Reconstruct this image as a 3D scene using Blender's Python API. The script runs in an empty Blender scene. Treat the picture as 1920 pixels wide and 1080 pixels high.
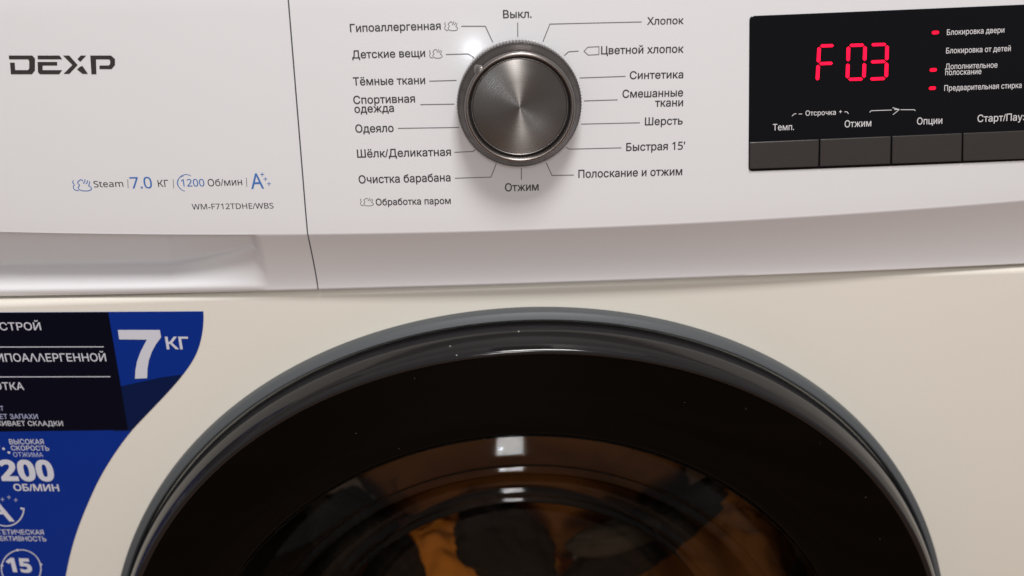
import bpy, bmesh, math, random
from mathutils import Vector, Matrix, noise
from mathutils.geometry import delaunay_2d_cdt, tessellate_polygon
random.seed(4)
scene = bpy.context.scene
COL = scene.collection
PI = math.pi

# ------------------------------------------------------------------ camera
# metres; x right, y away from the camera (machine front near y=0), z up, origin at the dial centre
cam_d = bpy.data.cameras.new('camera')
cam = bpy.data.objects.new('camera', cam_d)
COL.objects.link(cam)
CX, CZ, CY = (0.9992293, -0.0306829, -0.0244805), (0.0337642, 0.3538181, 0.9347046), (0.0200178, 0.9348109, -0.3545814)
cam.matrix_world = Matrix(((CX[0], CZ[0], -CY[0], -0.01595), (CX[1], CZ[1], -CY[1], -0.4704),
                           (CX[2], CZ[2], -CY[2], 0.08218), (0, 0, 0, 1)))
cam_d.sensor_width = 36.0
cam_d.lens = 36.0 * 1807.29 / 1920.0
cam_d.clip_start = 0.02
cam_d.clip_end = 50
cam_d.dof.use_dof = True
cam_d.dof.focus_distance = 0.475
cam_d.dof.aperture_fstop = 6.3
scene.camera = cam

# ------------------------------------------------------------------ world, lamps, exposure (indoor close-up)
world = bpy.data.worlds.new('World')
scene.world = world
world.use_nodes = True
bg = world.node_tree.nodes['Background']
bg.inputs[0].default_value = (1.0, 0.95, 0.925, 1)
bg.inputs[1].default_value = 0.31


def area(name, loc, target, sx, sy, power, color):
    l = bpy.data.lights.new(name, 'AREA')
    l.shape = 'RECTANGLE'
    l.size, l.size_y = sx, sy
    l.energy = power
    l.color = color
    o = bpy.data.objects.new(name, l)
    COL.objects.link(o)
    o.location = loc
    o.rotation_euler = (Vector(target) - Vector(loc)).to_track_quat('-Z', 'Y').to_euler()
    return o


area('ceiling_lamp', (0.14, -0.80, 1.45), (0.0, 0.0, -0.05), 0.5, 0.4, 26, (1.0, 0.965, 0.95))
area('far_room_lamp', (-0.03, -2.55, 0.74), (0.0, 0.0, -0.2), 0.27, 0.50, 14.0, (1.0, 0.98, 0.96))
_fl = bpy.data.lights.new('phone_flash', 'POINT')
_fl.energy = 0.17
_fl.color = (0.86, 0.93, 1.0)
_fl.shadow_soft_size = 0.006
_flo = bpy.data.objects.new('phone_flash', _fl)
COL.objects.link(_flo)
_flo.location = (-0.036, -0.47, -0.030)
scene.view_settings.view_transform = 'Standard'
scene.view_settings.look = 'None'
scene.view_settings.gamma = 1
scene.view_settings.exposure = 0.0

# ------------------------------------------------------------------ materials


def mat(name, color, rough=0.5, metal=0.0, coat=0.0, spec=0.5, noise_amt=0.0, noise_scale=30, bump=0.0,
        bump_scale=400, rough_var=0.0, coat_rough=0.05):
    m = bpy.data.materials.new(name)
    m.use_nodes = True
    nt = m.node_tree
    b = nt.nodes['Principled BSDF']
    b.inputs['Base Color'].default_value = (*color, 1)
    b.inputs['Roughness'].default_value = rough
    b.inputs['Metallic'].default_value = metal
    b.inputs['Specular IOR Level'].default_value = spec
    b.inputs['Coat Weight'].default_value = coat
    b.inputs['Coat Roughness'].default_value = coat_rough
    tc = nt.nodes.new('ShaderNodeTexCoord')
    if noise_amt:
        n = nt.nodes.new('ShaderNodeTexNoise')
        n.inputs['Scale'].default_value = noise_scale
        n.inputs['Detail'].default_value = 6
        nt.links.new(tc.outputs['Object'], n.inputs['Vector'])
        mx = nt.nodes.new('ShaderNodeMix')
        mx.data_type = 'RGBA'
        mx.inputs[6].default_value = (*[c * (1 - noise_amt) for c in color], 1)
        mx.inputs[7].default_value = (*[min(1, c * (1 + noise_amt)) for c in color], 1)
        nt.links.new(n.outputs['Fac'], mx.inputs[0])
        nt.links.new(mx.outputs[2], b.inputs['Base Color'])
    if rough_var:
        n2 = nt.nodes.new('ShaderNodeTexNoise')
        n2.inputs['Scale'].default_value = 45
        n2.inputs['Detail'].default_value = 8
        nt.links.new(tc.outputs['Object'], n2.inputs['Vector'])
        mr = nt.nodes.new('ShaderNodeMapRange')
        mr.inputs['To Min'].default_value = max(0, rough - rough_var)
        mr.inputs['To Max'].default_value = rough + rough_var
        nt.links.new(n2.outputs['Fac'], mr.inputs['Value'])
        nt.links.new(mr.outputs[0], b.inputs['Roughness'])
    if bump:
        n3 = nt.nodes.new('ShaderNodeTexNoise')
        n3.inputs['Scale'].default_value = bump_scale
        n3.inputs['Detail'].default_value = 4
        nt.links.new(tc.outputs['Object'], n3.inputs['Vector'])
        bp_ = nt.nodes.new('ShaderNodeBump')
        bp_.inputs['Strength'].default_value = bump
        bp_.inputs['Distance'].default_value = 0.0005
        nt.links.new(n3.outputs['Fac'], bp_.inputs['Height'])
        nt.links.new(bp_.outputs[0], b.inputs['Normal'])
    return m


def emis(name, color, strength):
    m = mat(name, color, 0.4)
    b = m.node_tree.nodes['Principled BSDF']
    b.inputs['Emission Color'].default_value = (*color, 1)
    b.inputs['Emission Strength'].default_value = strength
    return m


M = {}
M['plastic'] = mat('white_plastic', (0.778, 0.785, 0.812), 0.36, spec=0.4, coat=0.6, coat_rough=0.11, noise_amt=0.012, noise_scale=9, bump=0.06,
                   bump_scale=900, rough_var=0.05)
M['enamel'] = mat('cream_enamel', (0.778, 0.748, 0.672), 0.36, spec=0.4, noise_amt=0.02, noise_scale=9, bump=0.11,
                  bump_scale=600, rough_var=0.06)
M['dark_gap'] = mat('dark_gap', (0.02, 0.018, 0.016), 0.8)
M['ink'] = mat('grey_ink', (0.035, 0.032, 0.036), 0.5)
M['ink_soft'] = mat('soft_grey_ink', (0.16, 0.15, 0.165), 0.5)
M['ink_blue'] = mat('blue_ink', (0.05, 0.17, 0.50), 0.5)
M['logo'] = mat('dark_logo_foil', (0.035, 0.03, 0.03), 0.35, spec=0.5)
M['glossblack'] = mat('gloss_black_panel', (0.004, 0.004, 0.006), 0.12, spec=0.18, rough_var=0.03)
M['button'] = mat('charcoal_button', (0.038, 0.035, 0.033), 0.34, spec=0.5, noise_amt=0.05, noise_scale=200, bump=0.1)
M['white_print'] = mat('white_print', (0.72, 0.72, 0.74), 0.5)
M['red_led'] = emis('red_led', (1.0, 0.0, 0.03), 1.0)
M['red_led_core'] = emis('red_digit', (1.0, 0.0, 0.035), 1.4)
M['dial'] = mat('dark_dial_metal', (0.085, 0.074, 0.070), 0.30, metal=0.85, rough_var=0.06, bump=0.12, bump_scale=1500)
M['dial_bright'] = mat('polished_dial_edge', (0.27, 0.25, 0.24), 0.33, metal=1.0, rough_var=0.05)
M['groove'] = mat('dial_groove', (0.012, 0.010, 0.010), 0.6)
M['ring_grey'] = mat('blue_grey_ring', (0.078, 0.086, 0.092), 0.5, spec=0.4, noise_amt=0.04, noise_scale=40, rough_var=0.06)
M['band'] = mat('black_door_plastic', (0.012, 0.011, 0.012), 0.11, spec=0.4, rough_var=0.05)
M['cover'] = mat('smoked_gloss_cover', (0.0015, 0.0014, 0.0012), 0.05, spec=0.08, rough_var=0.015)
M['seal'] = mat('grey_rubber', (0.05, 0.06, 0.068), 0.5, bump=0.2, bump_scale=300)
M['steel'] = mat('drum_steel', (0.35, 0.35, 0.36), 0.3, metal=1.0, rough_var=0.08)
M['blue'] = mat('blue_sticker_print', (0.001, 0.027, 0.25), 0.16, spec=0.22, rough_var=0.03)
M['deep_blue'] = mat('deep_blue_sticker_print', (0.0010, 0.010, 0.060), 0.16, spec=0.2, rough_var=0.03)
M['navy'] = mat('navy_sticker_print', (0.0010, 0.0025, 0.010), 0.16, spec=0.16, rough_var=0.03)
M['sticker_white'] = mat('pale_sticker_print', (0.62, 0.64, 0.72), 0.4)
M['sticker_pale'] = mat('lilac_sticker_print', (0.40, 0.44, 0.66), 0.4)
M['refl_brown'] = mat('orange_reflection', (0.78, 0.28, 0.03), 0.9, noise_amt=0.25, noise_scale=25, bump=0.6, bump_scale=500)  # orange of a reflection in the door glass, put into a solid's colour
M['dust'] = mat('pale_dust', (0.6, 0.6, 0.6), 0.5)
M['refl_brown2'] = mat('dim_brown_reflection', (0.25, 0.095, 0.018), 0.9, noise_amt=0.3, noise_scale=25, bump=0.6, bump_scale=500)  # this and the next two: dim, black and grey tones of the same reflections
M['refl_dark'] = mat('black_reflection', (0.010, 0.009, 0.010), 0.9, noise_amt=0.3, noise_scale=25, bump=0.6, bump_scale=500)
M['refl_grey'] = mat('grey_reflection', (0.07, 0.062, 0.052), 0.9, noise_amt=0.3, noise_scale=25, bump=0.6, bump_scale=500)

# radial brushed metal on the dial cap
mb = mat('brushed_dial_cap', (0.205, 0.192, 0.183), 0.36, metal=1.0)
nt = mb.node_tree
b = nt.nodes['Principled BSDF']
b.inputs['Anisotropic'].default_value = 0.9
b.inputs['Anisotropic Rotation'].default_value = 0.25
tg = nt.nodes.new('ShaderNodeTangent')
tg.direction_type = 'RADIAL'
tg.axis = 'Y'
nt.links.new(tg.outputs[0], b.inputs['Tangent'])
tc = nt.nodes.new('ShaderNodeTexCoord')
ln = nt.nodes.new('ShaderNodeVectorMath')
ln.operation = 'LENGTH'
nt.links.new(tc.outputs['Object'], ln.inputs[0])
cmb = nt.nodes.new('ShaderNodeCombineXYZ')
nt.links.new(ln.outputs['Value'], cmb.inputs[0])
nz = nt.nodes.new('ShaderNodeTexNoise')
nz.inputs['Scale'].default_value = 2600
nz.inputs['Detail'].default_value = 3
nt.links.new(cmb.outputs[0], nz.inputs['Vector'])
nz2 = nt.nodes.new('ShaderNodeTexNoise')
nz2.inputs['Scale'].default_value = 3500
nz2.inputs['Detail'].default_value = 5
nt.links.new(tc.outputs['Object'], nz2.inputs['Vector'])
ad = nt.nodes.new('ShaderNodeMath')
ad.operation = 'ADD'
nt.links.new(nz.outputs['Fac'], ad.inputs[0])
nt.links.new(nz2.outputs['Fac'], ad.inputs[1])
mr = nt.nodes.new('ShaderNodeMapRange')
mr.inputs['From Min'].default_value = 0.6
mr.inputs['From Max'].default_value = 1.4
mr.inputs['To Min'].default_value = 0.23
mr.inputs['To Max'].default_value = 0.35
nt.links.new(ad.outputs[0], mr.inputs['Value'])
nt.links.new(mr.outputs[0], b.inputs['Roughness'])
M['cap'] = mb

# door glass: clear smoked glass (transparent, with a mirror reflection)
mg = bpy.data.materials.new('smoked_door_glass')
mg.use_nodes = True
nt = mg.node_tree
nt.nodes.clear()
out = nt.nodes.new('ShaderNodeOutputMaterial')
tr = nt.nodes.new('ShaderNodeBsdfTransparent')
tr.inputs[0].default_value = (0.86, 0.79, 0.70, 1)
gl = nt.nodes.new('ShaderNodeBsdfGlossy')
gl.inputs['Color'].default_value = (0.3, 0.3, 0.3, 1)
gl.inputs['Roughness'].default_value = 0.05
fr = nt.nodes.new('ShaderNodeFresnel')
fr.inputs[0].default_value = 1.5
mxs = nt.nodes.new('ShaderNodeMixShader')
nt.links.new(fr.outputs[0], mxs.inputs[0])
nt.links.new(tr.outputs[0], mxs.inputs[1])
nt.links.new(gl.outputs[0], mxs.inputs[2])
nt.links.new(mxs.outputs[0], out.inputs[0])
M['glass'] = mg

# wooden floor
mf = mat('brown_laminate', (0.30, 0.15, 0.07), 0.4)
nt = mf.node_tree
b = nt.nodes['Principled BSDF']
tc = nt.nodes.new('ShaderNodeTexCoord')
mp = nt.nodes.new('ShaderNodeMapping')
mp.inputs['Scale'].default_value = (1.5, 14, 1)
nt.links.new(tc.outputs['Object'], mp.inputs[0])
n = nt.nodes.new('ShaderNodeTexNoise')
n.inputs['Scale'].default_value = 3
n.inputs['Detail'].default_value = 8
nt.links.new(mp.outputs[0], n.inputs['Vector'])
cr = nt.nodes.new('ShaderNodeValToRGB')
cr.color_ramp.elements[0].position = 0.3
cr.color_ramp.elements[0].color = (0.16, 0.07, 0.03, 1)
cr.color_ramp.elements[1].position = 0.75
cr.color_ramp.elements[1].color = (0.42, 0.21, 0.09, 1)
nt.links.new(n.outputs['Fac'], cr.inputs[0])
nt.links.new(cr.outputs[0], b.inputs['Base Color'])
M['floor'] = mf

# ------------------------------------------------------------------ helpers


def obj(name, verts, faces, m, parent=None, smooth=None, label=None):
    me = bpy.data.meshes.new(name)
    me.from_pydata([tuple(v) for v in verts], [], faces)
    me.materials.append(m)
    me.update()
    if smooth is not None:
        for pl in me.polygons:
            pl.use_smooth = True
        me.set_sharp_from_angle(angle=math.radians(smooth))
    o = bpy.data.objects.new(name, me)
    COL.objects.link(o)
    if parent is not None:
        o.parent = parent
    if label:
        o['label'] = label
    return o


def thing(name, label, cat, loc=(0, 0, 0)):
    o = bpy.data.objects.new(name, None)
    COL.objects.link(o)
    o.location = loc
    o['label'] = label
    o['category'] = cat
    return o


def grid(rows, flip=False, close=False):
    """rows: list of equally long point lists -> verts, faces"""
    n = len(rows[0])
    V = [p for r in rows for p in r]
    F = []
    for i in range(len(rows) - 1):
        for j in range(n if close else n - 1):
            a, b_ = i * n + j, i * n + (j + 1) % n
            q = (a, b_, b_ + n, a + n)
            F.append(q[::-1] if flip else q)
    return V, F


def lathe(profile, cx, cz, seg=256, flip=False):
    """profile of (radius, y) revolved about the y axis through (cx, cz)"""
    rows = []
    for r, y in profile:
        rows.append([(cx + r * math.cos(2 * PI * k / seg), y, cz + r * math.sin(2 * PI * k / seg)) for k in range(seg)])
    return grid(rows, flip, True)


def rnd(p0, p1, p2, r, n=5):
    """fillet the corner p1 of a 2-D polyline"""
    a, b_, c = Vector(p0), Vector(p1), Vector(p2)
    u, v = (a - b_).normalized(), (c - b_).normalized()
    s, e = b_ + u * r, b_ + v * r
    return [tuple((1 - t) ** 2 * s + 2 * t * (1 - t) * b_ + t * t * e) for t in [i / n for i in range(n + 1)]]


K, X0 = 0.08993, 0.03166


def face_y(x):
    return K * (x - X0) ** 2


PLATE_Y = 0.018


def on_face(x, z, lift=0.00012):
    return (x, face_y(x) - lift, z)


def on_plate(x, z, lift=0.0005):
    return (x, PLATE_Y - lift, z)


_fcap = [None]


def text_geo(body, bold=0.0, heavy=False):
    """outlines of the default font, filled with a constrained Delaunay triangulation (non-zero winding)"""
    tr_ = ''
    for chh in body:     # plain sans-serif forms of the digits and Latin letters
        if '0' <= chh <= '9':
            tr_ += chr(ord(chh) - 48 + (0x1D7EC if heavy else 0x1D7E2))
        elif 'A' <= chh <= 'Z':
            tr_ += chr(ord(chh) - 65 + 0x1D5A0)
        elif 'a' <= chh <= 'z':
            tr_ += chr(ord(chh) - 97 + 0x1D5BA)
        else:
            tr_ += chh
    c = bpy.data.curves.new('t', 'FONT')
    c.body = tr_
    c.size = 1.0
    c.resolution_u = 4
    c.fill_mode = 'NONE'
    o = bpy.data.objects.new('t', c)
    COL.objects.link(o)
    dg = bpy.context.evaluated_depsgraph_get()
    ev = o.evaluated_get(dg)
    me = ev.to_mesh()
    P = [Vector(v.co[:2]) for v in me.vertices]
    E = [tuple(e.vertices) for e in me.edges]
    ev.to_mesh_clear()
    bpy.data.objects.remove(o)
    bpy.data.curves.remove(c)
    # directed edges keep the contour direction
    nxt = {}
    for a, b_ in E:
        nxt.setdefault(a, []).append(b_)
        nxt.setdefault(b_, []).append(a)
    seen, loops = set(), []
    for s in range(len(P)):
        if s in seen or s not in nxt:
            continue
        lp, prev, cur = [s], None, s
        seen.add(s)
        while True:
            cand = [q for q in nxt[cur] if q != prev and q not in seen]
            if not cand:
                break
            q = min(cand, key=lambda t: abs(t - cur)) if prev is None else cand[0]
            prev, cur = cur, q
            lp.append(q)
            seen.add(q)
        # contours are stored in index order; rotate so that the direction follows rising indices
        if len(lp) > 2:
            up = sum(1 for i in range(len(lp)) if lp[(i + 1) % len(lp)] == lp[i] + 1)
            if up < len(lp) / 2:
                lp = lp[::-1]
            loops.append(lp)
    # work letter by letter: loops whose x ranges overlap belong together
    info = sorted((min(P[i].x for i in lp), max(P[i].x for i in lp), lp) for lp in loops)
    clusters, cur, hi = [], [], -1e9
    for x0, x1, lp in info:
        if cur and x0 > hi:
            clusters.append(cur)
            cur, hi = [], -1e9
        cur.append(lp)
        hi = max(hi, x1)
    clusters.append(cur)
    VV, FF = [], []
    for cl in clusters:
        if bold:
            def sarea(lp):
                return sum(P[lp[i - 1]].x * P[lp[i]].y - P[lp[i]].x * P[lp[i - 1]].y for i in range(len(lp)))
            sg = 1 if sarea(max(cl, key=lambda lp: abs(sarea(lp)))) > 0 else -1
            Q = {}
            for lp in cl:
                m_ = len(lp)
                for i in range(m_):
                    a, b_, c_ = P[lp[i - 1]], P[lp[i]], P[lp[(i + 1) % m_]]
                    d1, d2 = b_ - a, c_ - b_
                    if d1.length < 1e-7 or d2.length < 1e-7:
                        d1 = d2 = c_ - a
                    d1, d2 = d1.normalized(), d2.normalized()
                    n1, n2 = Vector((d1.y, -d1.x)), Vector((d2.y, -d2.x))
                    nn = n1 + n2
                    if nn.length < 1e-6:
                        continue
                    nn.normalize()
                    Q[lp[i]] = b_ + nn * (bold * sg / max(0.5, nn.dot(n1)))
            for i, q in Q.items():
                P[i] = q
        pts, edges, polys = [], [], []
        for lp in cl:
            base = len(pts)
            pts += [P[i] for i in lp]
            m_ = len(lp)
            edges += [(base + i, base + (i + 1) % m_) for i in range(m_)]
            polys.append([P[i] for i in lp])
        r = delaunay_2d_cdt(pts, edges, [], 0, 1e-6)
        rv, rf = r[0], r[2]
        o_ = len(VV)
        VV += [(v.x, v.y) for v in rv]
        for f in rf:
            cx_ = sum(rv[i].x for i in f) / len(f)
            cy_ = sum(rv[i].y for i in f) / len(f)
            w = 0
            for pg in polys:
                m_ = len(pg)
                for i in range(m_):
                    a, b_ = pg[i], pg[(i + 1) % m_]
                    if (a.y <= cy_) != (b_.y <= cy_):
                        xx = a.x + (cy_ - a.y) / (b_.y - a.y) * (b_.x - a.x)
                        if xx > cx_:
                            w += 1 if b_.y > a.y else -1
            if w:
                FF.append(tuple(i + o_ for i in f))
    return VV, FF


def cap_h():
    if _fcap[0] is None:
        V, F = text_geo('Н')
        _fcap[0] = max(v[1] for v in V)
    return _fcap[0]


def put_text(body, L, R_, h, m, parent, where=on_face, bold=0.0, name='lettering', lift=None, label=None, heavy=False, lean=0.0):
    V, F = text_geo(body, bold, heavy)
    x0, x1 = min(v[0] for v in V), max(v[0] for v in V)
    ch = cap_h()
    P = []
    for v in V:
        u = (v[0] - x0) / (x1 - x0)
        x = (L[0] + (R_[0] - L[0]) * u - lean * v[1] / ch * h) * 0.001
        z = (L[1] + (R_[1] - L[1]) * u) * 0.001 + v[1] / ch * h * 0.001
        P.append(where(x, z) if lift is None else where(x, z, lift))
    # faces must look towards -y
    F2 = []
    for f in F:
        a, b_, c = [Vector(P[i]) for i in f[:3]]
        F2.append(f if (b_ - a).cross(c - a).y < 0 else f[::-1])
    return obj(name, P, F2, m, parent, label=label)


def stroke(pts, w, where, lift=None, closed=False):
    """flat printed line of width w (mm) through pts (mm)"""
    P, F = [], []
    n = len(pts)
    for i, p in enumerate(pts):
        a = Vector(pts[(i - 1) % n] if (i or closed) else p)
        c = Vector(pts[(i + 1) % n] if (i < n - 1 or closed) else p)
        b_ = Vector(p)
        d1, d2 = (b_ - a), (c - b_)
        if d1.length < 1e-9:
            d1 = d2
        if d2.length < 1e-9:
            d2 = d1
        d1, d2 = d1.normalized(), d2.normalized()
        nn = (Vector((-d1.y, d1.x)) + Vector((-d2.y, d2.x)))
        nn = nn.normalized() if nn.length > 1e-6 else Vector((-d1.y, d1.x))
        k = w / 2 / max(0.45, nn.dot(Vector((-d1.y, d1.x))))
        for s in (1, -1):
            q = b_ + nn * k * s
            P.append(where(q.x * 0.001, q.y * 0.001) if lift is None else where(q.x * 0.001, q.y * 0.001, lift))
    for i in range(n if closed else n - 1):
        j = (i + 1) % n
        F.append((2 * i, 2 * i + 1, 2 * j + 1, 2 * j))
    return P, F


def join(*geos):
    V, F = [], []
    for v, f in geos:
        o = len(V)
        V += list(v)
        F += [tuple(i + o for i in q) for q in f]
    return V, F


def densify(poly, step=3.0):
    out_ = []
    n = len(poly)
    for i in range(n):
        a, b_ = Vector(poly[i]), Vector(poly[(i + 1) % n])
        k = max(1, int((b_ - a).length / step))
        out_ += [tuple(a.lerp(b_, t / k)) for t in range(k)]
    return out_


def round_poly(poly, r, n=5):
    out_ = []
    m = len(poly)
    for i in range(m):
        out_ += rnd(poly[i - 1], poly[i], poly[(i + 1) % m], r, n)
    return out_


def plate(poly, where, lift, depth, edge=0.0, step=3.0):
    """raised flat piece: front face at lift, optional chamfer, side walls going back by depth"""
    poly = densify(poly, step)
    c = Vector((sum(p[0] for p in poly) / len(poly), sum(p[1] for p in poly) / len(poly)))
    area_ = sum(poly[i][0] * poly[(i + 1) % len(poly)][1] - poly[(i + 1) % len(poly)][0] * poly[i][1] for i in range(len(poly)))
    if area_ < 0:
        poly = poly[::-1]
    n = len(poly)
    V = []
    if edge:
        inner = []
        for i in range(n):
            a, b_, d = Vector(poly[i - 1]), Vector(poly[i]), Vector(poly[(i + 1) % n])
            t = (d - a).normalized()
            inner.append(tuple(b_ + Vector((-t.y, t.x)) * edge))
    else:
        inner = poly
    V += [where(p[0] * .001, p[1] * .001, lift) for p in inner]
    V += [where(p[0] * .001, p[1] * .001, lift - edge * .001 * 0.7) for p in poly]
    V += [where(p[0] * .001, p[1] * .001, lift - depth) for p in poly]
    F = []
    for k in range(2):
        for i in range(n):
            j = (i + 1) % n
            F.append((k * n + i, (k + 1) * n + i, (k + 1) * n + j, k * n + j))
    # the cap is cut into narrow upright strips so that it follows the bowed face
    bm = bmesh.new()
    r = delaunay_2d_cdt([Vector(p) for p in inner], [(i, (i + 1) % n) for i in range(n)], [], 1, 1e-5)
    bv = [bm.verts.new((v.x, v.y, 0)) for v in r[0]]
    for f in r[2]:
        bm.faces.new([bv[i] for i in f])
    x = math.floor(min(p[0] for p in inner) / 4) * 4 + 4.13
    while x < max(p[0] for p in inner):
        bmesh.ops.bisect_plane(bm, geom=bm.verts[:] + bm.edges[:] + bm.faces[:], plane_co=(x, 0, 0), plane_no=(1, 0, 0))
        x += 4
    bm.verts.index_update()
    o_ = len(V)
    V += [where(v.co.x * .001, v.co.y * .001, lift) for v in bm.verts]
    for f in bm.faces:
        t = [v.index + o_ for v in f.verts]
        f.normal_update()
        F.append(tuple(t) if f.normal.z > 0 else tuple(t[::-1]))
    bm.free()
    return V, F


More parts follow.
